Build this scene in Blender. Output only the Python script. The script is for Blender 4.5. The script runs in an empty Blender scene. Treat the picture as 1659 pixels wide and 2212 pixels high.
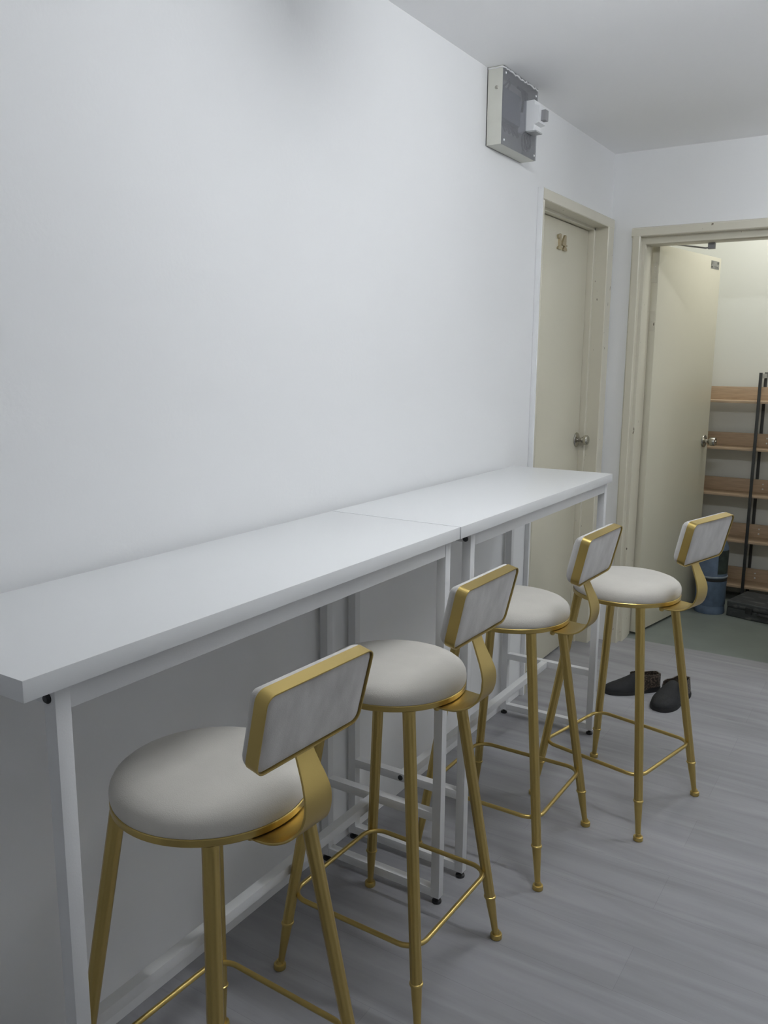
import bpy, bmesh, math, random
from mathutils import Vector, Matrix, Euler
random.seed(4)
C = bpy.context.scene.collection
R = math.radians

# ------------------------------------------------------------------ materials
def new_mat(name):
    m = bpy.data.materials.new(name); m.use_nodes = True
    nt = m.node_tree
    return m, nt, nt.nodes['Principled BSDF']

def simple(name, col, rough=.5, metal=0., bump=0., bscale=60., var=0., vscale=4., spec=.5, sheen=0., stretch=(1, 1, 1), coat=0.):
    m, nt, b = new_mat(name)
    b.inputs['Base Color'].default_value = (*col, 1)
    b.inputs['Roughness'].default_value = rough
    b.inputs['Metallic'].default_value = metal
    b.inputs['Specular IOR Level'].default_value = spec
    if coat: b.inputs['Coat Weight'].default_value = coat; b.inputs['Coat Roughness'].default_value = .12
    if sheen:
        b.inputs['Sheen Weight'].default_value = sheen; b.inputs['Sheen Roughness'].default_value = .4
    tc = nt.nodes.new('ShaderNodeTexCoord'); mp = nt.nodes.new('ShaderNodeMapping')
    mp.inputs['Scale'].default_value = stretch
    nt.links.new(tc.outputs['Object'], mp.inputs['Vector'])
    if var:
        n = nt.nodes.new('ShaderNodeTexNoise'); n.inputs['Scale'].default_value = vscale; n.inputs['Detail'].default_value = 4
        r = nt.nodes.new('ShaderNodeMapRange')
        r.inputs['From Min'].default_value = .3; r.inputs['From Max'].default_value = .7
        r.inputs['To Min'].default_value = 1 - var; r.inputs['To Max'].default_value = 1 + var * .4
        mx = nt.nodes.new('ShaderNodeVectorMath'); mx.operation = 'SCALE'
        mx.inputs[0].default_value = col
        nt.links.new(mp.outputs['Vector'], n.inputs['Vector'])
        nt.links.new(n.outputs['Fac'], r.inputs['Value'])
        nt.links.new(r.outputs['Result'], mx.inputs['Scale'])
        nt.links.new(mx.outputs['Vector'], b.inputs['Base Color'])
    if bump:
        n2 = nt.nodes.new('ShaderNodeTexNoise'); n2.inputs['Scale'].default_value = bscale; n2.inputs['Detail'].default_value = 3
        bp = nt.nodes.new('ShaderNodeBump'); bp.inputs['Strength'].default_value = bump; bp.inputs['Distance'].default_value = .002
        nt.links.new(mp.outputs['Vector'], n2.inputs['Vector'])
        nt.links.new(n2.outputs['Fac'], bp.inputs['Height']); nt.links.new(bp.outputs['Normal'], b.inputs['Normal'])
    return m

M = {}
M['wall'] = simple('white_wall_paint', (.81, .816, .822), .75, bump=.12, bscale=90, var=.02, vscale=1.2)
M['ceil'] = simple('ceiling_paint', (.90, .90, .905), .85, bump=.1, bscale=70)
M['wall2'] = simple('utility_wall_paint', (.80, .81, .77), .75, bump=.1, bscale=90)
M['cream'] = simple('cream_gloss_paint', (.68, .65, .535), .3, bump=.12, bscale=25, var=.03, vscale=2.5)
M['creamf'] = simple('cream_frame_paint', (.66, .63, .525), .26, bump=.12, bscale=30, var=.02, vscale=5)
M['table'] = simple('white_laminate', (.745, .755, .76), .33, bump=.05, bscale=400)
M['tmetal'] = simple('white_powder_coat', (.70, .705, .71), .4, bump=.08, bscale=300)
M['gold'] = simple('satin_gold', (.52, .39, .136), .34, metal=.92, bump=.05, bscale=350)
M['velvet'] = simple('ivory_velvet', (.645, .618, .565), .92, sheen=.35, bump=.25, bscale=500, var=.09, vscale=7)
M['velvetb'] = simple('ivory_velvet_brushed', (.60, .582, .56), .92, sheen=.35, bump=.25, bscale=500, var=.22, vscale=12, stretch=(1, 1.7, .9))
M['black'] = simple('black_plastic', (.02, .021, .024), .45)
def chips(m):
    nt = m.node_tree; b = nt.nodes['Principled BSDF']
    src = b.inputs['Base Color'].links[0].from_socket
    tc = nt.nodes.new('ShaderNodeTexCoord'); mp = nt.nodes.new('ShaderNodeMapping'); mp.inputs['Scale'].default_value = (70, 70, 22)
    n = nt.nodes.new('ShaderNodeTexNoise'); n.inputs['Scale'].default_value = 1.; n.inputs['Detail'].default_value = 2
    r = nt.nodes.new('ShaderNodeMapRange'); r.inputs['From Min'].default_value = .735; r.inputs['From Max'].default_value = .76
    mx = nt.nodes.new('ShaderNodeMix'); mx.data_type = 'RGBA'; mx.inputs[7].default_value = (.16, .135, .10, 1)
    nt.links.new(tc.outputs['Object'], mp.inputs['Vector']); nt.links.new(mp.outputs['Vector'], n.inputs['Vector']); nt.links.new(n.outputs['Fac'], r.inputs['Value'])
    nt.links.new(r.outputs['Result'], mx.inputs[0]); nt.links.new(src, mx.inputs[6]); nt.links.new(mx.outputs[2], b.inputs['Base Color'])
chips(M['creamf'])
M['steel'] = simple('brushed_steel', (.50, .48, .43), .22, metal=1.)
M['brass'] = simple('brass_numeral', (.50, .43, .29), .35, metal=.8)
M['boxp'] = simple('box_beige_paint', (.60, .60, .54), .5, var=.04, vscale=20)
M['bpl'] = simple('breaker_white_plastic', (.82, .83, .84), .4)
M['grey'] = simple('grey_plastic', (.28, .28, .29), .45)
M['lgrey'] = simple('light_grey_plastic', (.45, .46, .46), .45)
M['mblue'] = simple('meter_blue_grey', (.09, .105, .14), .4)
M['wood'] = simple('brown_wood_board', (.52, .385, .265), .55, var=.2, vscale=9, stretch=(1, 12, 12), bump=.1, bscale=40)
M['post'] = simple('dark_grey_steel', (.035, .037, .037), .5)
M['bluecyl'] = simple('blue_cylinder_paint', (.12, .17, .26), .45, var=.25, vscale=22, bump=.15, bscale=60)
M['cyllab'] = simple('green_cylinder_label', (.10, .13, .12), .5, var=.3, vscale=30)
M['weld'] = simple('worn_weld_seam', (.27, .31, .36), .5, var=.3, vscale=40)
M['shoe'] = simple('black_suede', (.012, .013, .015), .8, bump=.4, bscale=220, var=.2, vscale=60)
M['sole'] = simple('black_rubber_sole', (.012, .012, .013), .6)
M['green'] = simple('green_grey_floor_paint', (.19, .215, .20), .5, var=.1, vscale=6, bump=.1, bscale=50)
M['paper'] = simple('printed_grey_sticker', (.33, .33, .31), .6, var=.3, vscale=120)
M['ink'] = simple('sticker_ink', (.11, .11, .10), .6)
M['dust'] = simple('dusty_plaster', (.72, .72, .73), .9, bump=.6, bscale=120)

def case_mat():
    m, nt, b = new_mat('scuffed_black_plastic')
    tc = nt.nodes.new('ShaderNodeTexCoord'); mp = nt.nodes.new('ShaderNodeMapping'); mp.inputs['Scale'].default_value = (9, 26, 26)
    n = nt.nodes.new('ShaderNodeTexNoise'); n.inputs['Scale'].default_value = 1.4; n.inputs['Detail'].default_value = 5
    cr = nt.nodes.new('ShaderNodeValToRGB')
    cr.color_ramp.elements[0].position = .55; cr.color_ramp.elements[0].color = (.047, .052, .056, 1)
    cr.color_ramp.elements[1].position = .74; cr.color_ramp.elements[1].color = (.16, .16, .16, 1)
    nt.links.new(tc.outputs['Object'], mp.inputs['Vector']); nt.links.new(mp.outputs['Vector'], n.inputs['Vector'])
    nt.links.new(n.outputs['Fac'], cr.inputs['Fac']); nt.links.new(cr.outputs['Color'], b.inputs['Base Color'])
    b.inputs['Roughness'].default_value = .55
    return m
M['case'] = case_mat()

def croc_mat():
    m, nt, b = new_mat('brown_reptile_leather')
    tc = nt.nodes.new('ShaderNodeTexCoord')
    v = nt.nodes.new('ShaderNodeTexVoronoi'); v.inputs['Scale'].default_value = 130
    cr = nt.nodes.new('ShaderNodeValToRGB')
    cr.color_ramp.elements[0].position = .1; cr.color_ramp.elements[0].color = (.16, .125, .095, 1)
    cr.color_ramp.elements[1].position = .6; cr.color_ramp.elements[1].color = (.03, .024, .02, 1)
    bp = nt.nodes.new('ShaderNodeBump'); bp.inputs['Strength'].default_value = .5; bp.inputs['Distance'].default_value = .002; bp.invert = True
    nt.links.new(tc.outputs['Object'], v.inputs['Vector']); nt.links.new(v.outputs['Distance'], cr.inputs['Fac'])
    nt.links.new(v.outputs['Distance'], bp.inputs['Height']); nt.links.new(bp.outputs['Normal'], b.inputs['Normal'])
    nt.links.new(cr.outputs['Color'], b.inputs['Base Color']); b.inputs['Roughness'].default_value = .4
    return m
M['croc'] = croc_mat()

def floor_mat():
    m, nt, b = new_mat('grey_vinyl_planks')
    N = nt.nodes.new; L = nt.links.new
    tc = N('ShaderNodeTexCoord')
    mp = N('ShaderNodeMapping'); mp.inputs['Location'].default_value = (.317, .098, 0)
    br = N('ShaderNodeTexBrick'); br.offset = .37; br.offset_frequency = 2
    br.inputs['Scale'].default_value = 1; br.inputs['Brick Width'].default_value = 1.22; br.inputs['Row Height'].default_value = .178
    br.inputs['Mortar Size'].default_value = .0009; br.inputs['Mortar Smooth'].default_value = .3; br.inputs['Bias'].default_value = 0
    br.inputs['Color1'].default_value = (.312, .312, .330, 1); br.inputs['Color2'].default_value = (.292, .292, .308, 1)
    br.inputs['Mortar'].default_value = (.255, .255, .272, 1)
    L(tc.outputs['Object'], mp.inputs['Vector']); L(mp.outputs['Vector'], br.inputs['Vector'])
    # per-row shift so the grain changes from plank to plank
    m2 = N('ShaderNodeMapping'); m2.inputs['Scale'].default_value = (1.5, 15, 1)
    L(tc.outputs['Object'], m2.inputs['Vector'])
    n1 = N('ShaderNodeTexNoise'); n1.inputs['Scale'].default_value = 1; n1.inputs['Detail'].default_value = 5; n1.inputs['Roughness'].default_value = .55; n1.inputs['Distortion'].default_value = .5
    L(m2.outputs['Vector'], n1.inputs['Vector'])
    r1 = N('ShaderNodeMapRange'); r1.inputs['From Min'].default_value = .3; r1.inputs['From Max'].default_value = .7; r1.inputs['To Min'].default_value = .81; r1.inputs['To Max'].default_value = 1.15
    L(n1.outputs['Fac'], r1.inputs['Value'])
    m3 = N('ShaderNodeMapping'); m3.inputs['Scale'].default_value = (6, 26, 1); m3.inputs['Location'].default_value = (3.1, 7.7, 0)
    L(tc.outputs['Object'], m3.inputs['Vector'])
    n3 = N('ShaderNodeTexNoise'); n3.inputs['Scale'].default_value = .9; n3.inputs['Detail'].default_value = 3
    L(m3.outputs['Vector'], n3.inputs['Vector'])
    r3 = N('ShaderNodeMapRange'); r3.inputs['From Min'].default_value = .68; r3.inputs['From Max'].default_value = .8; r3.inputs['To Min'].default_value = 1.; r3.inputs['To Max'].default_value = .72
    L(n3.outputs['Fac'], r3.inputs['Value'])
    mu = N('ShaderNodeMath'); mu.operation = 'MULTIPLY'; L(r1.outputs['Result'], mu.inputs[0]); L(r3.outputs['Result'], mu.inputs[1])
    sc = N('ShaderNodeVectorMath'); sc.operation = 'SCALE'
    L(br.outputs['Color'], sc.inputs[0]); L(mu.outputs['Value'], sc.inputs['Scale'])
    L(sc.outputs['Vector'], b.inputs['Base Color'])
    b.inputs['Roughness'].default_value = .5; b.inputs['Specular IOR Level'].default_value = .35
    bp = N('ShaderNodeBump'); bp.inputs['Strength'].default_value = .08; bp.inputs['Distance'].default_value = .002
    L(n1.outputs['Fac'], bp.inputs['Height']); L(bp.outputs['Normal'], b.inputs['Normal'])
    return m
M['floor'] = floor_mat()

def cover_mat():
    m, nt, b = new_mat('smoked_clear_cover')
    out = nt.nodes['Material Output']
    t = nt.nodes.new('ShaderNodeBsdfTransparent'); t.inputs['Color'].default_value = (.84, .845, .87, 1)
    b.inputs['Base Color'].default_value = (.46, .465, .485, 1); b.inputs['Roughness'].default_value = .18
    mx = nt.nodes.new('ShaderNodeMixShader'); mx.inputs['Fac'].default_value = .3
    nt.links.new(t.outputs['BSDF'], mx.inputs[1]); nt.links.new(b.outputs['BSDF'], mx.inputs[2])
    nt.links.new(mx.outputs['Shader'], out.inputs['Surface'])
    return m
M['cover'] = cover_mat()

# ------------------------------------------------------------------ mesh helpers
def link(name, bm, mat, parent=None, smooth=35, loc=None):
    me = bpy.data.meshes.new(name)
    bmesh.ops.recalc_face_normals(bm, faces=bm.faces[:])
    bm.to_mesh(me); bm.free()
    me.materials.append(M[mat] if isinstance(mat, str) else mat)
    if smooth:
        for p in me.polygons: p.use_smooth = True
        me.set_sharp_from_angle(angle=R(smooth))
    o = bpy.data.objects.new(name, me); C.objects.link(o)
    if parent: o.parent = parent
    if loc: o.location = loc
    return o

def box(x0, x1, y0, y1, z0, z1, bev=0., seg=2, bm=None):
    b = bmesh.new()
    vs = [b.verts.new((x, y, z)) for z in (z0, z1) for y in (y0, y1) for x in (x0, x1)]
    for f in ((0, 2, 3, 1), (4, 5, 7, 6), (0, 1, 5, 4), (2, 6, 7, 3), (0, 4, 6, 2), (1, 3, 7, 5)):
        b.faces.new([vs[i] for i in f])
    if bev: bmesh.ops.bevel(b, geom=b.edges[:], offset=bev, segments=seg, profile=.6, affect='EDGES')
    return merge(bm, b)

def merge(bm, b):
    if bm is None: return b
    me = bpy.data.meshes.new('t'); b.to_mesh(me); b.free(); bm.from_mesh(me); bpy.data.meshes.remove(me)
    return bm

def loft(rings, closed_ring=True, cap0=True, cap1=True, bm=None, loop=False):
    b = bmesh.new()
    V = [[b.verts.new(p) for p in r] for r in rings]
    n = len(V[0]); K = len(V)
    for i in range(K if loop else K - 1):
        A, B = V[i], V[(i + 1) % K]
        for j in range(n if closed_ring else n - 1):
            k = (j + 1) % n
            b.faces.new((A[j], A[k], B[k], B[j]))
    if not loop:
        if cap0: b.faces.new(V[0][::-1])
        if cap1: b.faces.new(V[-1])
    return merge(bm, b)

def lathe(prof, seg=48, center=(0, 0, 0), axis='z', bm=None):
    """prof: list of (radius, height) from bottom centre to top centre"""
    rings = []
    for r, h in prof:
        ring = []
        for i in range(seg):
            a = 2 * math.pi * i / seg
            c, s = max(r, 1e-5) * math.cos(a), max(r, 1e-5) * math.sin(a)
            v = {'z': (c, s, h), 'x': (h, c, s), 'y': (s, h, c)}[axis]
            ring.append((center[0] + v[0], center[1] + v[1], center[2] + v[2]))
        rings.append(ring)
    return loft(rings, bm=bm)

def tube(path, rad, seg=12, closed=False, bm=None):
    pts = [Vector(p) for p in path]; n = len(pts); rings = []
    up = None
    for i, p in enumerate(pts):
        if closed: t = pts[(i + 1) % n] - pts[i - 1]
        else: t = pts[min(i + 1, n - 1)] - pts[max(i - 1, 0)]
        t.normalize()
        if up is None:
            up = Vector((0, 0, 1)) if abs(t.z) < .9 else Vector((1, 0, 0))
        s = t.cross(up); s.normalize(); u = s.cross(t); u.normalize(); up = u
        r = rad[i] if isinstance(rad, (list, tuple)) else rad
        rings.append([p + r * (math.cos(2 * math.pi * k / seg) * s + math.sin(2 * math.pi * k / seg) * u) for k in range(seg)])
    return loft(rings, bm=bm, loop=closed)

def poly_prism(pts2, d0, d1, fn, bm=None):
    """extrude a 2-D outline between depths d0,d1; fn(a,b,d)->xyz"""
    return loft([[fn(a, b, d0) for a, b in pts2], [fn(a, b, d1) for a, b in pts2]], bm=bm)

def empty(name, loc=(0, 0, 0), rz=0.):
    o = bpy.data.objects.new(name, None); C.objects.link(o)
    o.location = loc; o.rotation_euler = (0, 0, rz); o.empty_display_size = .05
    return o

def tag(o, label, cat, group=None, kind=None):
    o['label'] = label; o['category'] = cat
    if group: o['group'] = group
    if kind: o['kind'] = kind
    return o

def struct(name, bm, mat, label, cat, smooth=0):
    return tag(link(name, bm, mat, smooth=smooth), label, cat, kind='structure')

# ------------------------------------------------------------------ the setting
YF = 3.622; H = 2.4596; XR = 2.9; YB = -2.6
YW = 3.79                      # far side of the dividing wall
Y2 = 5.04; H2 = 2.75; X2 = 2.3 # utility room beyond
struct('floor', box(-.16, XR, YB, 3.73, -.06, 0), 'floor', 'grey wood-look vinyl plank floor under the stools and tables', 'floor')
struct('floor_beyond_doorway', box(-.06, XR, 3.73, Y2, -.06, -.003), 'green', 'green painted floor of the room beyond the open doorway', 'floor')
struct('ceiling', box(-.15, XR + .1, YB - .1, YF + .1, H, H + .1), 'ceil', 'plain white ceiling of the room with the bar tables', 'ceiling')
# left wall with the recess of the numbered door
D0, D1, DT = 2.705, 3.535, 2.105
b = box(-.16, 0, YB, D0, 0, H); box(-.16, 0, D0, YF, DT + .02, H, bm=b); box(-.16, 0, D1 + .04, YF, 0, DT + .02, bm=b)
struct('wall_left', b, 'wall', 'long white wall behind the bar tables', 'wall')
# far wall with the open doorway
OX0, OX1, OZ = .125, 1.03, 2.09
b = box(-.16, OX0, YF, YW, 0, H + .35); box(OX0, OX1, YF, YW, OZ, H + .35, bm=b); box(OX1, XR + .1, YF, YW, 0, H + .35, bm=b)
struct('wall_back', b, 'wall', 'white far wall holding the open doorway', 'wall')
struct('wall_right', box(XR, XR + .1, YB, YF, 0, H), 'wall', 'white wall opposite the bar tables', 'wall')
struct('wall_front', box(-.16, XR + .1, YB - .1, YB, 0, H), 'wall', 'white wall at the near end of the room', 'wall')
# the room beyond
struct('wall_beyond_back', box(-.16, X2 + .1, Y2, Y2 + .1, -.06, H2), 'wall2', 'pale wall behind the brown shelf rack', 'wall')
struct('wall_beyond_left', box(-.16, -.06, YW, Y2, -.06, H2), 'wall2', 'side wall hidden behind the open door', 'wall')
struct('wall_beyond_right', box(X2, X2 + .1, YW, Y2, -.06, H2), 'wall2', 'right side wall of the room beyond', 'wall')
struct('ceiling_beyond', box(-.16, X2 + .1, YW, Y2 + .1, H2, H2 + .1), 'ceil', 'ceiling of the room beyond the doorway', 'ceiling')

# ---- door 14 frame (on the left wall)
fr = empty('trim_1', (0, 0, 0)); tag(fr, 'cream frame around the closed numbered door', 'door frame', kind='structure')
pts = [(-.15, D1 - .028), (-.047, D1 - .028), (-.045, D1 - .026), (-.045, D1 - .012), (.017, D1 - .012), (.02, D1 - .009), (.02, D1 + .069), (.017, D1 + .072), (-.15, D1 + .072)]
link('jamb', poly_prism(pts, 0, DT + .002, lambda a, c, d: (a, c, d)), 'creamf', fr)
pts = [(-.15, DT - .012), (-.047, DT - .012), (-.045, DT - .010), (-.045, DT), (.0175, DT), (.0205, DT + .003), (.0205, DT + .042), (.0175, DT + .045), (-.15, DT + .045)]
link('head', poly_prism(pts, D0 - .016, D1 + .072, lambda a, c, d: (a, d, c)), 'creamf', fr)
link('jamb', box(-.15, .018, D0 - .016, D0 + .006, 0, DT, .003), 'creamf', fr)
o = link('painted_edge', box(0, .0195, D0 - .030, D0 - .0155, 0, DT + .044, .002), 'wall', fr); o['label'] = 'edge of the frame painted white with the wall'
for k, (z, hgt) in enumerate(((1.135, .035), (1.085, .012), (1.02, .02), (.985, .008))):
    pass
# ---- door 14 leaf
PX = -.075
dr = empty('door_1', (0, 0, 0)); tag(dr, 'closed cream door numbered 14 behind the far table', 'door', kind='structure')
leaf = link('door_leaf', box(PX - .04, PX, D0 + .008, D1 - .031, .012, DT - .0145, .0015), 'cream', dr)
def knob(parent, face, kz, ky, sgn, ball=True, nm='knob'):
    o = link('rose', lathe([(0, 0), (.036, 0), (.037, .003), (.034, .008), (.024, .012), (.016, .014), (0, .014)], 40, (0, 0, 0), 'x'), 'steel', parent)
    if ball:
        pr = [(0, .012), (.0115, .012), (.0115, .028), (.014, .033), (.022, .040), (.0262, .049), (.0255, .058), (.020, .064), (.010, .067), (0, .0675)]
    else:
        pr = [(0, .012), (.012, .012), (.011, .026), (.014, .030), (.0235, .040), (.026, .046), (.025, .066), (.022, .071), (.008, .072), (.007, .075), (0, .075)]
    o2 = link(nm, lathe(pr, 40, (0, 0, 0), 'x'), 'steel', parent)
    return o, o2
for o in knob(dr, 0, 0, 0, 1):
    o.location = (PX, 3.468, 1.075)
# brass numerals built as solid slabs
def numeral(pts, y0, z0, s, parent):
    def f(a, c, d): return (PX + d, y0 + a * s, z0 + c * s)
    b = None
    for P in pts: b = poly_prism(P, -.001, .009, f, bm=b)
    return link('numeral', b, 'brass', parent, smooth=0)
one = [[(.14, 0), (.82, 0), (.84, .1), (.72, .18), (.63, .2), (.62, 1.0), (.46, 1.0), (.34, .94), (.16, .92), (.10, .80), (.16, .68), (.335, .72), (.33, .2), (.24, .18), (.12, .1)]]
four = [[(.30, 0), (.92, 0), (.94, .1), (.82, .2), (.74, .22), (.74, .30), (.95, .30), (.95, .39), (.74, .39), (.74, 1.0), (.54, 1.0), (.02, .40), (.05, .30), (.49, .30), (.48, .22), (.40, .2), (.28, .1)]]
numeral(one, 3.085, 1.963, .068, dr); numeral(four, 3.139, 1.963, .068, dr)

# ---- frame of the open doorway
fr2 = empty('trim_2', (0, 0, 0)); tag(fr2, 'cream stepped frame around the open doorway', 'door frame', kind='structure')
def jamb(x0, x1, sx):
    xs = x1 + sx * .016; xo = x1 - sx * .010; xr = x1 + sx * .011
    # one solid stepped section: rounded face, stop, rebate
    pts = [(x0, 3.80), (x0, 3.622), (x0 + sx * .003, 3.612), (x0 + sx * .010, 3.606), (x1 - sx * .004, 3.606), (x1, 3.610), (x1, 3.650), (xs - sx * .002, 3.650), (xs, 3.653), (xs, 3.757), (xr, 3.757), (xr, 3.803)]
    return poly_prism(pts, 0, 2.07, lambda a, c, d: (a, c, d))
link('jamb', jamb(.107, .150, 1), 'creamf', fr2); link('jamb', jamb(1.05, 1.007, -1), 'creamf', fr2)
pts = [(2.107, 3.80), (2.107, 3.622), (2.104, 3.6118), (2.098, 3.6055), (2.066, 3.6055), (2.062, 3.610), (2.062, 3.6490), (2.031, 3.6490), (2.029, 3.652), (2.029, 3.757), (2.052, 3.757), (2.052, 3.803)]
link('head', poly_prism(pts, .107, 1.05, lambda a, c, d: (d, c, a)), 'creamf', fr2)
# ragged lower ends of the frame resting on the vinyl
# ---- open door leaf
ang = math.atan2(.1787, .9839)
d2 = empty('door_2', (.195, 3.805, 0), -ang); tag(d2, 'open cream door swung into the room beyond', 'door', kind='structure')
# local: +y along the leaf, +x = visible face at x=0
LW = .79
leaf2 = link('door_leaf', box(-.040, 0, 0, LW, .012, 2.047, .0015), 'cream', d2)
for o in knob(d2, 0, 0, 0, 1, ball=False):
    o.location = (0, .730, 1.010)
for z in (1.86, 1.62, .25):
    b = box(-.034, -.006, -.002, .001, z, z + .10)
    h = link('hinge', b, 'creamf', d2)
    for zz in (.02, .05, .08): link('screw', lathe([(0, -.0035), (.0022, -.0035), (.0035, -.0015), (0, -.0015)], 10, (-.02, 0, z + zz), 'y'), 'creamf', h)
st = link('notice_sticker', box(0, .0006, .651, .764, 1.982, 2.026), 'paper', d2)
st['label'] = 'small grey printed sticker in the upper corner of the door'
b = None
for (a0, a1, c0, c1) in ((.653, .660, 2.000, 2.025), (.669, .676, 2.008, 2.024), (.653, .677, 1.988, 1.997), (.735, .758, 2.010, 2.022), (.70, .758, 1.987, 1.990), (.70, .75, 1.993, 1.996)):
    b = box(.0005, .0009, a0, a1, c0, c1, bm=b)
link('print', b, 'ink', st)
link('corner_bumper', box(-.036, -.002, LW - .001, LW + .003, 2.012, 2.036), 'grey', d2)
# closer arm above the leaf (in world coordinates)
cl = empty('door_closer_arm', (.455, 3.745, 2.029)); tag(cl, 'small grey door closer arm under the doorway head', 'door closer')
link('bracket', box(-.016, .016, -.012, .012, -.028, .0005, .002), 'grey', cl)
link('rod', tube([(-.004, .0, -.020), (-.03, .01, -.021), (-.215, .15, .024)], .004, 10), 'grey', cl)

# ------------------------------------------------------------------ electrical box on the wall
eb = empty('electrical_box', (0, 2.19, 2.206)); tag(eb, 'beige electrical meter box with smoked cover high on the white wall', 'electrical box')
W_, D_, H_ = .305, .058, .2526
b = box(.0005, .003, 0, W_, 0, H_); box(.0005, D_, 0, .002, 0, H_, bm=b); box(.0005, D_, W_ - .002, W_, 0, H_, bm=b)
box(.0005, D_, .002, W_ - .002, 0, .002, bm=b); box(.0005, D_, .002, W_ - .002, H_ - .002, H_, bm=b)
link('housing', b, 'boxp', eb, smooth=0)
link('cover', box(D_, D_ + .003, .0, W_, 0, H_ - .001, .0008), 'cover', eb)
for y, z in ((.018, .016), (W_ - .018, .016), (.018, H_ - .02), (W_ - .02, H_ - .03)):
    link('cover_screw', lathe([(0, D_ + .003), (.004, D_ + .003), (.004, D_ + .0042), (.002, D_ + .0055), (0, D_ + .0055)], 14, (0, y, z), 'x'), 'bpl', eb)
link('side_screw', lathe([(0, -.0035), (.003, -.0035), (.006, -.0015), (.006, .0), (0, 0)], 16, (.036, 0, .185), 'y'), 'steel', eb)
link('meter', box(.006, .050, .030, .180, .092, .196, .006), 'mblue', eb)
for k in range(4):
    y = .04 + .034 * k
    link('wire', tube([(.03, y, .094), (.045, y + .004, .07), (.051, y + .012, .052), (.049, y + .022, .060), (.03, y + .026, .094)], .0036, 8), 'black', eb)
for k in range(3):
    y = .185 + .022 * k
    link('wire', tube([(.03, y, .235), (.046, y + .006, .22), (.051, y + .012, .19), (.044, y + .016, .15)], .0042, 8), 'black', eb)
link('wire', tube([(.03, .05, .194), (.047, .058, .212), (.050, .070, .226), (.046, .084, .214), (.03, .092, .194)], .0036, 8), 'black', eb)
for ry, rz_ in ((.225, .052), (.250, .060)):
    link('wire', tube([(.050, ry + .026 * math.cos(a_), rz_ + .030 * math.sin(a_)) for a_ in [2 * math.pi * i / 20 for i in range(20)]], .0042, 8, closed=True), 'black', eb)
# circuit breaker standing through the cover
prof = [(.03, .085), (.060, .085), (.090, .085), (.092, .105), (.110, .110), (.112, .165), (.092, .172), (.090, .188), (.03, .188)]
br = link('circuit_breaker', poly_prism(prof, .205, .268, lambda a, c, d: (a, d, c)), 'bpl', eb, smooth=0)
link('toggle', box(.108, .128, .222, .252, .118, .155, .003), 'grey', br)
link('terminal_cover', box(.062, .100, .208, .266, .080, .0852, .001), 'lgrey', br)
# rough plaster line where the box meets the ceiling
rnd = random.Random(7)
pth = [(.003, -.001, H_ - .004)] + [(.010 + .012 * k, -.0012, H_ - .004 - .003 * rnd.random()) for k in range(5)] + [(D_ + .003, .004 + .0118 * k, H_ - .004 - .006 * rnd.random()) for k in range(26)]
link('plaster_smear', tube(pth, [.0015 + .0022 * rnd.random() for _ in pth], 8), 'dust', eb)

# ------------------------------------------------------------------ bar tables
def bar_table(y_top0, y_top1, yl0, yl1, x_back, x_front, label):
    t = empty('bar_table', (0, y_top0, 0)); tag(t, label, 'table', 'white bar tables along the wall')
    ZT = 1.05; TH = .0313; ZU = ZT - TH
    a, c = yl0 - y_top0, yl1 - y_top0          # outer faces of the end frames
    w = .0255; xb, xf = .010, .407
    link('tabletop', box(x_back, x_front, 0, y_top1 - y_top0, ZU, ZT, .0012), 'table', t)
    for yy in (a, c - w):
        for x in (xb, xf - w):
            lg = link('leg', box(x, x + w, yy, yy + w, .019, ZU, .001), 'tmetal', t)
            cx, cy = x + w / 2, yy + w / 2
            link('levelling_foot', lathe([(0, 0), (.0125, 0), (.0135, .003), (.0125, .007), (.006, .010), (.0045, .012), (.0045, .018), (.0125, .0185), (.0128, .0215), (0, .0215)], 20, (cx, cy, 0)), 'black', lg)
        for nm, z0, z1 in (('top_rail', ZU - .030, ZU - .0005), ('middle_rail', .243, .268), ('bottom_rail', .020, .045)):
            link(nm, box(xb + w, xf - w, yy, yy + w, z0, z1, .001), 'tmetal', t)
    for x in (xb, xf - w):
        link('apron', box(x + .001, x + w - .001, a + w, c - w, ZU - .040, ZU - .0006, .001), 'tmetal', t)
    link('stretcher', box(.184, .2095, a + w, c - w, .2435, .2675, .001), 'tmetal', t)
    for x, z in ((xf - .016, ZU - .020), (xb + .016, ZU - .020), (.197, .255)):
        link('bolt', lathe([(0, -.005), (.005, -.005), (.008, -.002), (.008, 0), (0, 0)], 16, (x, a, z), 'y'), 'black', t)
    return t
bar_table(0, 1.2385, .058, 1.2215, .0217, .4235, 'white bar table nearest the camera, with the two near stools at it')
bar_table(1.2425, 2.4815, 1.335, 2.480, .0205, .4253, 'white bar table farther along the wall, reaching in front of door 14')

# ------------------------------------------------------------------ bar stools
def copy_tree(o, parent=None):
    c = o.copy(); C.objects.link(c)
    if parent: c.parent = parent
    for ch in list(o.children): copy_tree(ch, c)
    return c

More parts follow.
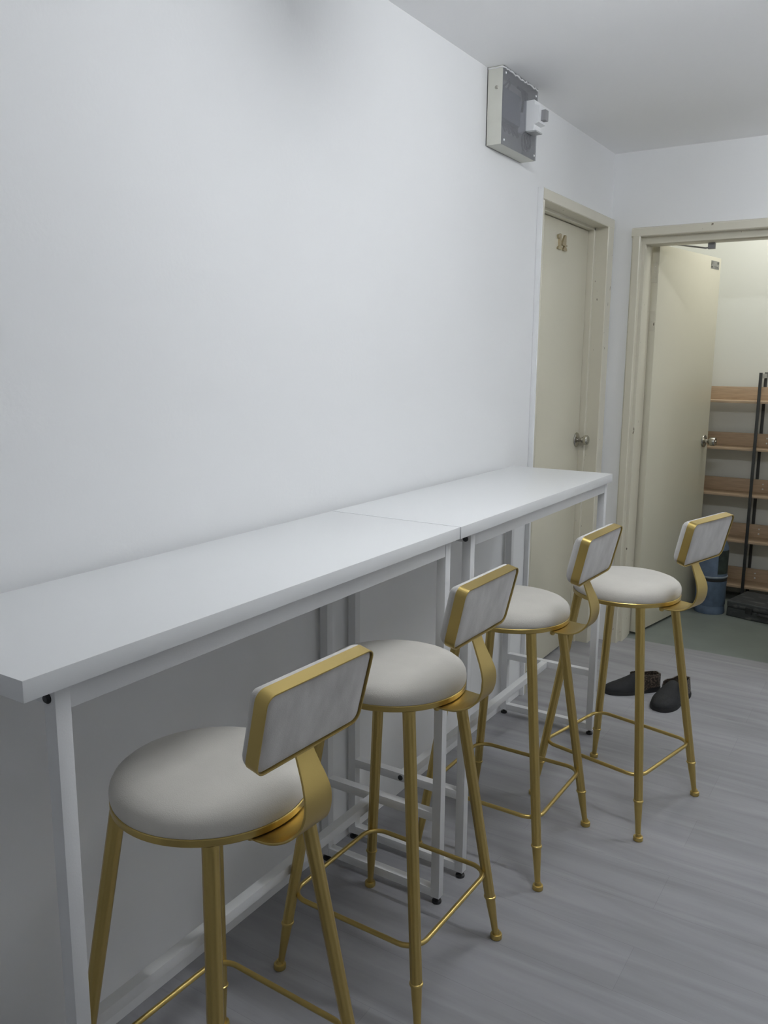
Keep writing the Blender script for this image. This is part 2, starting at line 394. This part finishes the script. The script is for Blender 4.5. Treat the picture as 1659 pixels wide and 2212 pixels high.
TILT = R(13.07)
UPV = Vector((math.sin(TILT), 0, math.cos(TILT))); FRV = Vector((-math.cos(TILT), 0, math.sin(TILT)))
ORG = Vector((.2384, 0, .8697))
def bp_(s, t, d): return ORG + UPV * t + FRV * d + Vector((0, s, 0))
def outline(ins, n=7):
    hb, ht, hh = .1255 - ins, .1285 - ins, .1385 - ins
    lo = ins
    cs = [(-hb, lo, max(.008, .021 - ins)), (hb, lo, max(.008, .021 - ins)), (ht, hh, max(.008, .017 - ins)), (-ht, hh, max(.008, .017 - ins))]
    pts = []
    for i in range(4):
        P = Vector(cs[i][:2]); A = Vector(cs[i - 1][:2]); B = Vector(cs[(i + 1) % 4][:2]); r = cs[i][2]
        u = (A - P).normalized(); v = (B - P).normalized()
        th = u.angle(v); dist = r / math.tan(th / 2)
        p0 = P + u * dist; p1 = P + v * dist
        bis = (u + v).normalized(); cen = P + bis * (r / math.sin(th / 2))
        a0 = math.atan2(*(p0 - cen).yx); a1 = math.atan2(*(p1 - cen).yx)
        da = (a1 - a0 + math.pi) % (2 * math.pi) - math.pi
        for k in range(n + 1):
            a = a0 + da * k / n
            pts.append((cen.x + r * math.cos(a), cen.y + r * math.sin(a)))
        # midpoints on the straight run
        nx = cs[(i + 1) % 4]
    return pts

def make_stool():
    root = empty('bar_stool')
    link('seat_cushion', lathe([(0, .7285), (.1680, .7285), (.1698, .7315), (.1712, .7370), (.1716, .7440), (.1700, .7525), (.1655, .7610), (.1570, .7680), (.144, .7732), (.126, .7768), (.10, .7795), (.06, .7814), (.025, .7820), (0, .7821)], 72), 'velvet', root, smooth=60)
    link('seat_ring', lathe([(0, .7163), (.1695, .7163), (.1712, .718), (.1712, .7285), (.1700, .7300), (0, .7300)], 72), 'gold', root)
    hc, ht_, zc = .182, .1105, .1217
    for sx, sy in ((1, -1), (1, 1), (-1, 1), (-1, -1)):
        def P(z): 
            h = hc + (ht_ - hc) * (z - zc) / (.7163 - zc) if z >= zc else hc + (.1965 - hc) * (zc - z) / zc
            return (sx * h, sy * h, z)
        rings = []
        seg = 72
        def ring(z, r, fl):
            c = P(z)
            return [(c[0] + (r - fl * (.5 + .5 * math.cos(9 * 2 * math.pi * k / seg))) * math.cos(2 * math.pi * k / seg), c[1] + (r - fl * (.5 + .5 * math.cos(9 * 2 * math.pi * k / seg))) * math.sin(2 * math.pi * k / seg), z) for k in range(seg)]
        for z, r, fl in ((.7165, .0148, 0.), (.712, .0148, 0.), (.706, .0145, .0012), (.132, .0134, .0012), (.1255, .0130, 0), (.1245, .0148, 0), (.1218, .0156, 0), (.119, .0148, 0), (.118, .0126, 0), (.09, .0114, 0), (.05, .0090, 0), (.014, .0078, 0)):
            rings.append(ring(z, r, fl))
        lg = link('leg', loft(rings), 'gold', root, smooth=40)
        fx, fy, _ = P(0)
        link('foot_cap', lathe([(0, 0), (.0135, 0), (.0150, .002), (.0152, .010), (.0140, .0135), (.0115, .0145), (.0095, .0142), (.0085, .017), (.0075, .0225), (0, .0228)], 28, (fx, fy, 0)), 'gold', lg)
    # footrest: rounded square rod
    a, r, z = .1778, .048, .196
    pts = []
    for cx, cy, a0 in ((a - r, a - r, 0), (-(a - r), a - r, 90), (-(a - r), -(a - r), 180), (a - r, -(a - r), 270)):
        for k in range(11):
            an = R(a0 + 9 * k); pts.append((cx + r * math.cos(an), cy + r * math.sin(an), z))
    link('footrest', tube(pts, .0060, 12, closed=True), 'gold', root, smooth=60)
    # curved flat bracket carrying the backrest
    cl_ = [(.095, .7135, .030), (.125, .7135, .048), (.150, .7132, .060), (.175, .7125, .060), (.197, .7135, .055), (.2155, .719, .047), (.230, .7295, .040), (.2405, .744, .0355), (.2465, .762, .0335), (.248, .780, .0325), (.2455, .797, .0310), (.2385, .816, .0275), (.2295, .835, .0240), (.2205, .855, .0215), (.2135, .874, .0205), (.2125, .892, .0205), (.217, .915, .0205)]
    # refine with Catmull-Rom
    fine = []
    for i in range(len(cl_) - 1):
        p0 = cl_[max(i - 1, 0)]; p1 = cl_[i]; p2 = cl_[i + 1]; p3 = cl_[min(i + 2, len(cl_) - 1)]
        for k in range(4):
            t = k / 4
            fine.append(tuple(.5 * (2 * p1[q] + (p2[q] - p0[q]) * t + (2 * p0[q] - 5 * p1[q] + 4 * p2[q] - p3[q]) * t * t + (3 * p1[q] - p0[q] - 3 * p2[q] + p3[q]) * t ** 3) for q in range(3)))
    fine.append(cl_[-1])
    rings = []
    for i, (x, z_, hw) in enumerate(fine):
        q0 = fine[max(i - 1, 0)]; q1 = fine[min(i + 1, len(fine) - 1)]
        t = Vector((q1[0] - q0[0], 0, q1[1] - q0[1])).normalized(); nn = Vector((t.z, 0, -t.x)) * .0021
        c = Vector((x, 0, z_)); e = Vector((0, hw, 0)); e2 = Vector((0, hw - .0008, 0)); n2 = nn * .55
        rings.append([c - e2 - nn, c + e2 - nn, c + e - n2, c + e + n2, c + e2 + nn, c - e2 + nn, c - e + n2, c - e - n2])
    br_ = link('back_bracket', loft(rings), 'gold', root, smooth=40)
    for s in (-1, 1):
        link('bracket_bolt', lathe([(0, .7005), (.0045, .7012), (.0075, .7045), (.0078, .7115), (0, .7118)], 20, (.146, s * .049, 0)), 'gold', br_)
    # backrest band
    bt = .0026
    O = outline(0); I = outline(bt)
    n = len(O); DB = .0245
    b = bmesh.new()
    sets = [[b.verts.new(bp_(s, t, d)) for s, t in L] for L, d in ((O, .0006), (O, DB - .0006), ([((o[0] + i[0]) / 2, (o[1] + i[1]) / 2) for o, i in zip(O, I)], DB), (I, DB - .0006), (I, .0006), ([((o[0] + i[0]) / 2, (o[1] + i[1]) / 2) for o, i in zip(O, I)], 0))]
    for q in range(6):
        A, B = sets[q], sets[(q + 1) % 6]
        for k in range(n):
            b.faces.new((A[k], A[(k + 1) % n], B[(k + 1) % n], B[k]))
    link('backrest_band', b, 'gold', root, smooth=50)
    # upholstered pad inside the band
    rings = []
    prof = [(.0016, .050), (.0017, .030), (.0022, .014), (.0035, .006), (.0060, .0027), (.012, .0027), (.0240, .0027)]
    for k in range(1, 11):
        q_ = R(9 * k); prof.append((.0242 + .0310 * math.sin(q_), .0012 + .060 * (1 - math.cos(q_))))
    for d, ins in prof:
        rings.append([bp_(s, t, d) for s, t in outline(ins)])
    link('backrest_pad', loft(rings), 'velvetb', root, smooth=60)
    return root

stool = make_stool()
# x, y, turn, backrest shift / lift / twist (each seat is screwed on a little differently), bracket shift, label
spots = [(.3962, .3640, -.030, -.0099, -.0049, -.014, -.006, 'ivory velvet bar stool with gold legs nearest the camera'),
         (.3943, .9714, -.0126, -.0149, .0042, -.002, 0., 'second bar stool from the camera, ivory seat beside the gap between the tables'),
         (.4100, 1.6117, -.0047, .0120, .0008, -.036, .008, 'third bar stool from the camera, drawn up to the farther white table'),
         (.6241, 2.0501, -.2181, .0129, 0., -.031, .008, 'farthest ivory bar stool, turned outward in front of the black shoes')]
stools = [stool] + [copy_tree(stool) for _ in spots[1:]]
for o, (x, y, rz, dx, dz, dr_, bx, lab) in zip(stools, spots):
    o.location = (x, y, 0); o.rotation_euler = (0, 0, rz)
    tag(o, lab, 'bar stool', 'ivory and gold bar stools')
    for ch in o.children:
        if ch.name.startswith('backrest'): ch.location = (dx, 0, dz); ch.rotation_euler = (0, 0, dr_)
        elif ch.name.startswith('back_bracket'): ch.location = (bx, 0, 0); ch.rotation_euler = (0, 0, dr_)

# ------------------------------------------------------------------ shoes
def shoe(loc, rz, mirror, label, scl=(1, 1, 1)):
    t = empty('shoe', loc, rz); tag(t, label, 'shoe', 'pair of black slip-on shoes')
    Ls = .262
    def lerp(tab, s):
        for (a, va), (b_, vb) in zip(tab, tab[1:]):
            if s <= b_:
                k = (s - a) / (b_ - a); k = k * k * (3 - 2 * k) if False else k
                return va + (vb - va) * k
        return tab[-1][1]
    HW = [(0, .012), (.03, .024), (.08, .033), (.18, .043), (.3, .0475), (.42, .046), (.55, .040), (.7, .035), (.85, .0335), (.95, .029), (1, .018)]
    TP = [(0, .024), (.04, .034), (.12, .043), (.25, .052), (.38, .066), (.48, .079), (.56, .087), (.62, .088), (.75, .082), (.9, .083), (1, .084)]
    OFF = [(0, .010), (.2, .006), (.45, 0), (1, 0)]
    def off(s): return mirror * lerp(OFF, s)
    # sole
    rs = []
    N = 24
    for i in range(N + 1):
        s = i / N; w = lerp(HW, s) + .0022; x = s * Ls; y = off(s)
        zt = .014 + (.008 if s > .72 else 0)
        rs.append([(x, y - w, 0.0), (x, y + w, 0.0), (x, y + w + .001, zt * .6), (x, y + w - .001, zt), (x, y - w + .001, zt), (x, y - w - .001, zt * .6)])
    link('sole', loft(rs), 'sole', t, smooth=50)
    # vamp: closed sections
    def sect(s):
        w, h, y, x = lerp(HW, s), lerp(TP, s), off(s), s * Ls
        out = []
        for k in range(17):
            a = math.pi * k / 16
            ca, sa = math.cos(a), math.sin(a)
            yy = w * (abs(ca) ** .75) * (1 if ca >= 0 else -1)
            zz = .010 + (h - .010) * (sa ** .72)
            if zz > .03: yy *= 1 - .28 * ((zz - .03) / max(h - .03, .01)) * (h / .09)
            out.append((x, y + yy, zz))
        return out
    rs = [sect(.0 + .60 * i / 18) for i in range(19)]
    link('vamp', loft(rs), 'shoe', t, smooth=50)
    # quarter: U-shaped wall around the heel, open on top
    rs = []
    for i in range(15):
        s = .52 + .48 * i / 14
        w, h, y, x = lerp(HW, s), lerp(TP, s) - .004, off(s), s * Ls
        k = .80 if s < .97 else .9
        th = .004
        rs.append([(x, y - w, .012), (x, y - w * .98, .035), (x, y - w * k, h), (x, y - (w * k - th), h), (x, y - (w * .98 - th), .035), (x, y - (w - th), .018),
                   (x, y + (w - th), .018), (x, y + (w * .98 - th), .035), (x, y + (w * k - th), h), (x, y + w * k, h), (x, y + w * .98, .035), (x, y + w, .012)])
    w, h = lerp(HW, 1.), lerp(TP, 1.) - .004
    link('heel_counter', box(Ls - .006, Ls + .001, -w * .95, w * .95, .012, h, .002), 'croc', t)
    q = link('quarter', loft(rs), 'croc', t, smooth=50); q['label'] = 'brown reptile-patterned heel part'
    t.scale = scl
    return t
# toe at the local origin, heel along +x
shoe((.318, 2.905, 0), math.atan2(.72, .70), 1, 'black shoe on the left of the pair, its toe toward the table leg')
shoe((.552, 2.838, 0), math.atan2(.972, .235), -1, 'black shoe on the right of the pair, toe pointing at the camera', (1.05, 1.2, 1.05))

# ------------------------------------------------------------------ things in the room beyond
rk = empty('shelf_rack', (.03, 4.80, 0)); tag(rk, 'five-tier rack of brown boards on dark steel posts beyond the doorway', 'shelf rack')
pw = .017
for x in (0., .525, 1.05):
    for y in (0., .200):
        link('post', box(x, x + pw, y, y + pw, 0, 1.406, .001), 'post', rk)
    o = link('top_connector', box(x + .001, x + pw - .001, pw, .200, 1.372, 1.400, .001), 'lgrey', rk); o['label'] = 'light grey connector between the posts'
for k in range(5):
    z = .0835 + .2850 * k
    link('shelf_board', box(-.012, 1.08, .004 if False else -.0005 + pw, .198, z, z + .0135, .0008), 'wood', rk)
    link('front_lip', box(-.012, 1.08, pw - .010, pw, z - .001, z + .0135, .0008), 'wood', rk) if False else None
    bb = link('back_board', box(-.012, 1.08, .186, .199, z + .0135, z + .094, .0008), 'wood', rk)
    for x in (.525 + .048, 1.0):
        for zz in (.036, .066):
            link('screw', lathe([(0, -.0035), (.003, -.003), (.005, -.0008), (.005, 0), (0, 0)], 12, (x, .186, z + zz), 'y'), 'bpl', bb)

gc = empty('gas_cylinder', (.432, 4.512, -.003)); tag(gc, 'small blue gas cylinder standing on the green floor beside the open door', 'gas cylinder')
Rc = .086
link('body', lathe([(0, .03), (.06, .028), (.078, .036), (Rc, .055), (Rc, .200), (Rc + .001, .205)] + [(Rc + .001, .224), (Rc, .230), (Rc, .375), (.083, .400), (.074, .425), (.058, .445), (.035, .457), (0, .461)], 48), 'bluecyl', gc)
link('foot_ring', lathe([(.079, 0), (.082, 0), (.084, .010), (.081, .040), (.078, .040), (.079, .010)][0:1] + [(.086, .0), (.0875, .006), (.0845, .030), (.083, .046), (.079, .046), (.078, .02)], 48), 'bluecyl', gc)
link('weld_seam', lathe([(Rc - .002, .2185), (Rc + .003, .220), (Rc + .0045, .224), (Rc + .003, .228), (Rc - .002, .2295)], 48), 'weld', gc)
link('dark_band', lathe([(Rc - .003, .198), (Rc + .0018, .199), (Rc + .0018, .217), (Rc - .003, .2182)], 48), 'black', gc)
# curved label on the right flank
pts = []
b = bmesh.new(); G = []
for i in range(13):
    a = R(-58 + 58 * i / 12)
    G.append([b.verts.new(((Rc + .0008) * math.cos(a), (Rc + .0008) * math.sin(a), z)) for z in (.245, .385)])
for i in range(12): b.faces.new((G[i][0], G[i + 1][0], G[i + 1][1], G[i][1]))
bmesh.ops.solidify(b, geom=b.faces[:], thickness=.0007)
o = link('printed_label', b, 'cyllab', gc); o['label'] = 'dull green label wrapped on the cylinder'
pts = [(.05 * math.cos(a), .05 * math.sin(a), .545) for a in [2 * math.pi * i / 28 for i in range(28)]]
link('collar', tube(pts, .007, 10, closed=True), 'bluecyl', gc)
for a in (40, 160, 280): link('collar_support', tube([(.05 * math.cos(R(a)), .05 * math.sin(R(a)), .445), (.05 * math.cos(R(a)), .05 * math.sin(R(a)), .545)], .006, 8), 'bluecyl', gc)
link('valve', lathe([(0, .455), (.014, .455), (.014, .49), (.02, .495), (.02, .53), (.012, .54), (0, .545)], 20), 'black', gc)
link('drain_slot', box(-.003, .005, -.0885, -.080, .014, .034), 'black', gc) if False else None

tcs = empty('tool_case', (.537, 4.469, -.003), math.atan2(-.22, .976)); tag(tcs, 'flat scuffed black case lying on the green floor under the rack', 'tool case')
link('base', box(0, .46, 0, .285, 0, .052, .006, 3), 'case', tcs)
link('lid', box(-.001, .461, -.001, .286, .054, .095, .010, 3), 'case', tcs)
o = link('lid_seam', box(.003, .457, .003, .282, .050, .056), 'black', tcs)
for x in (.11, .33):
    link('latch', box(x, x + .04, -.006, .0, .036, .072, .002), 'black', tcs)
hb = tube([(.18, 0, .048), (.18, -.02, .048), (.19, -.028, .048), (.27, -.028, .048), (.28, -.02, .048), (.28, 0, .048)], .005, 10)
link('handle', hb, 'black', tcs)
o = link('paper_label', box(.19, .25, .11, .135, .0948, .0955), 'lgrey', tcs); o['label'] = 'pale worn label on the lid'

# ------------------------------------------------------------------ light
def area(name, loc, size, power, col, rot=(0, 0, 0), sy=None, shape='DISK'):
    l = bpy.data.lights.new(name, 'AREA'); l.shape = shape; l.size = size
    if sy: l.size_y = sy
    l.energy = power; l.color = col
    o = bpy.data.objects.new(name, l); C.objects.link(o); o.location = loc; o.rotation_euler = rot
    return o
def tube_mat(e):
    m, nt, b = new_mat('fluorescent_tube')
    b.inputs['Base Color'].default_value = (.9, .9, .9, 1)
    b.inputs['Emission Color'].default_value = (.945, .975, 1.0, 1); b.inputs['Emission Strength'].default_value = e
    return m
M['tube1'] = tube_mat(173); M['fill_tube'] = tube_mat(125)
for lx, ly, tm, lab in ((1.0, 1.12, 'tube1', 'short white fluorescent batten lamp on the ceiling above the second and third stools'), (1.75, 3.1, 'fill_tube', 'added out-of-view fill lamp near the far wall, shaped as a short batten')):  # second batten is an added fill lamp brightening ceiling, far wall and numbered door
    lp = empty('tube_lamp', (lx, ly, H)); tag(lp, lab, 'lamp', 'ceiling batten lamps')
    link('batten', box(-.33, .33, -.022, .022, -.022, 0, .003), 'tmetal', lp)
    for s_ in (-1, 1): link('lamp_holder', box(s_ * .31 - .010, s_ * .31 + .010, -.015, .015, -.132, -.022, .003), 'bpl', lp)
    link('tube', lathe([(0, -.30), (.0135, -.30), (.0135, .30), (0, .30)], 20, (0, 0, -.115), 'x'), tm, lp, smooth=40)
area('utility_lamp', (.75, 4.5, 2.70), .6, 9, (1.0, .99, .92))
w = bpy.data.worlds.new('world'); bpy.context.scene.world = w; w.use_nodes = True
w.node_tree.nodes['Background'].inputs['Color'].default_value = (.9, .95, 1, 1)
w.node_tree.nodes['Background'].inputs['Strength'].default_value = .0

# ------------------------------------------------------------------ camera
px, py, pz = 1.3755, -.6192, 1.4667
yaw, pitch, roll, f = CAM = (.5663, -.1804, .0072, 1804.57)
fwd = Vector((-math.sin(yaw) * math.cos(pitch), math.cos(yaw) * math.cos(pitch), math.sin(pitch)))
r0 = fwd.cross(Vector((0, 0, 1))).normalized(); u0 = r0.cross(fwd)
rr = r0 * math.cos(roll) + u0 * math.sin(roll); uu = -r0 * math.sin(roll) + u0 * math.cos(roll)
cam = bpy.data.cameras.new('camera'); co = bpy.data.objects.new('camera', cam); C.objects.link(co)
m3 = Matrix((rr, uu, -fwd)).transposed()
co.matrix_world = Matrix.Translation((px, py, pz)) @ m3.to_4x4()
cam.sensor_fit = 'VERTICAL'; cam.sensor_height = 36; cam.lens = f / 2212 * 36
cam.clip_start = .02
sc_ = bpy.context.scene; sc_.camera = co
vs = sc_.view_settings
vs.view_transform = 'Standard'; vs.look = 'None'; vs.exposure = 0.0; vs.gamma = 1.0; vs.use_curve_mapping = False
sc_.cycles.max_bounces = 12; sc_.cycles.diffuse_bounces = 9; sc_.cycles.transparent_max_bounces = 8
sc_.cycles.use_denoising = True; sc_.cycles.adaptive_threshold = .03
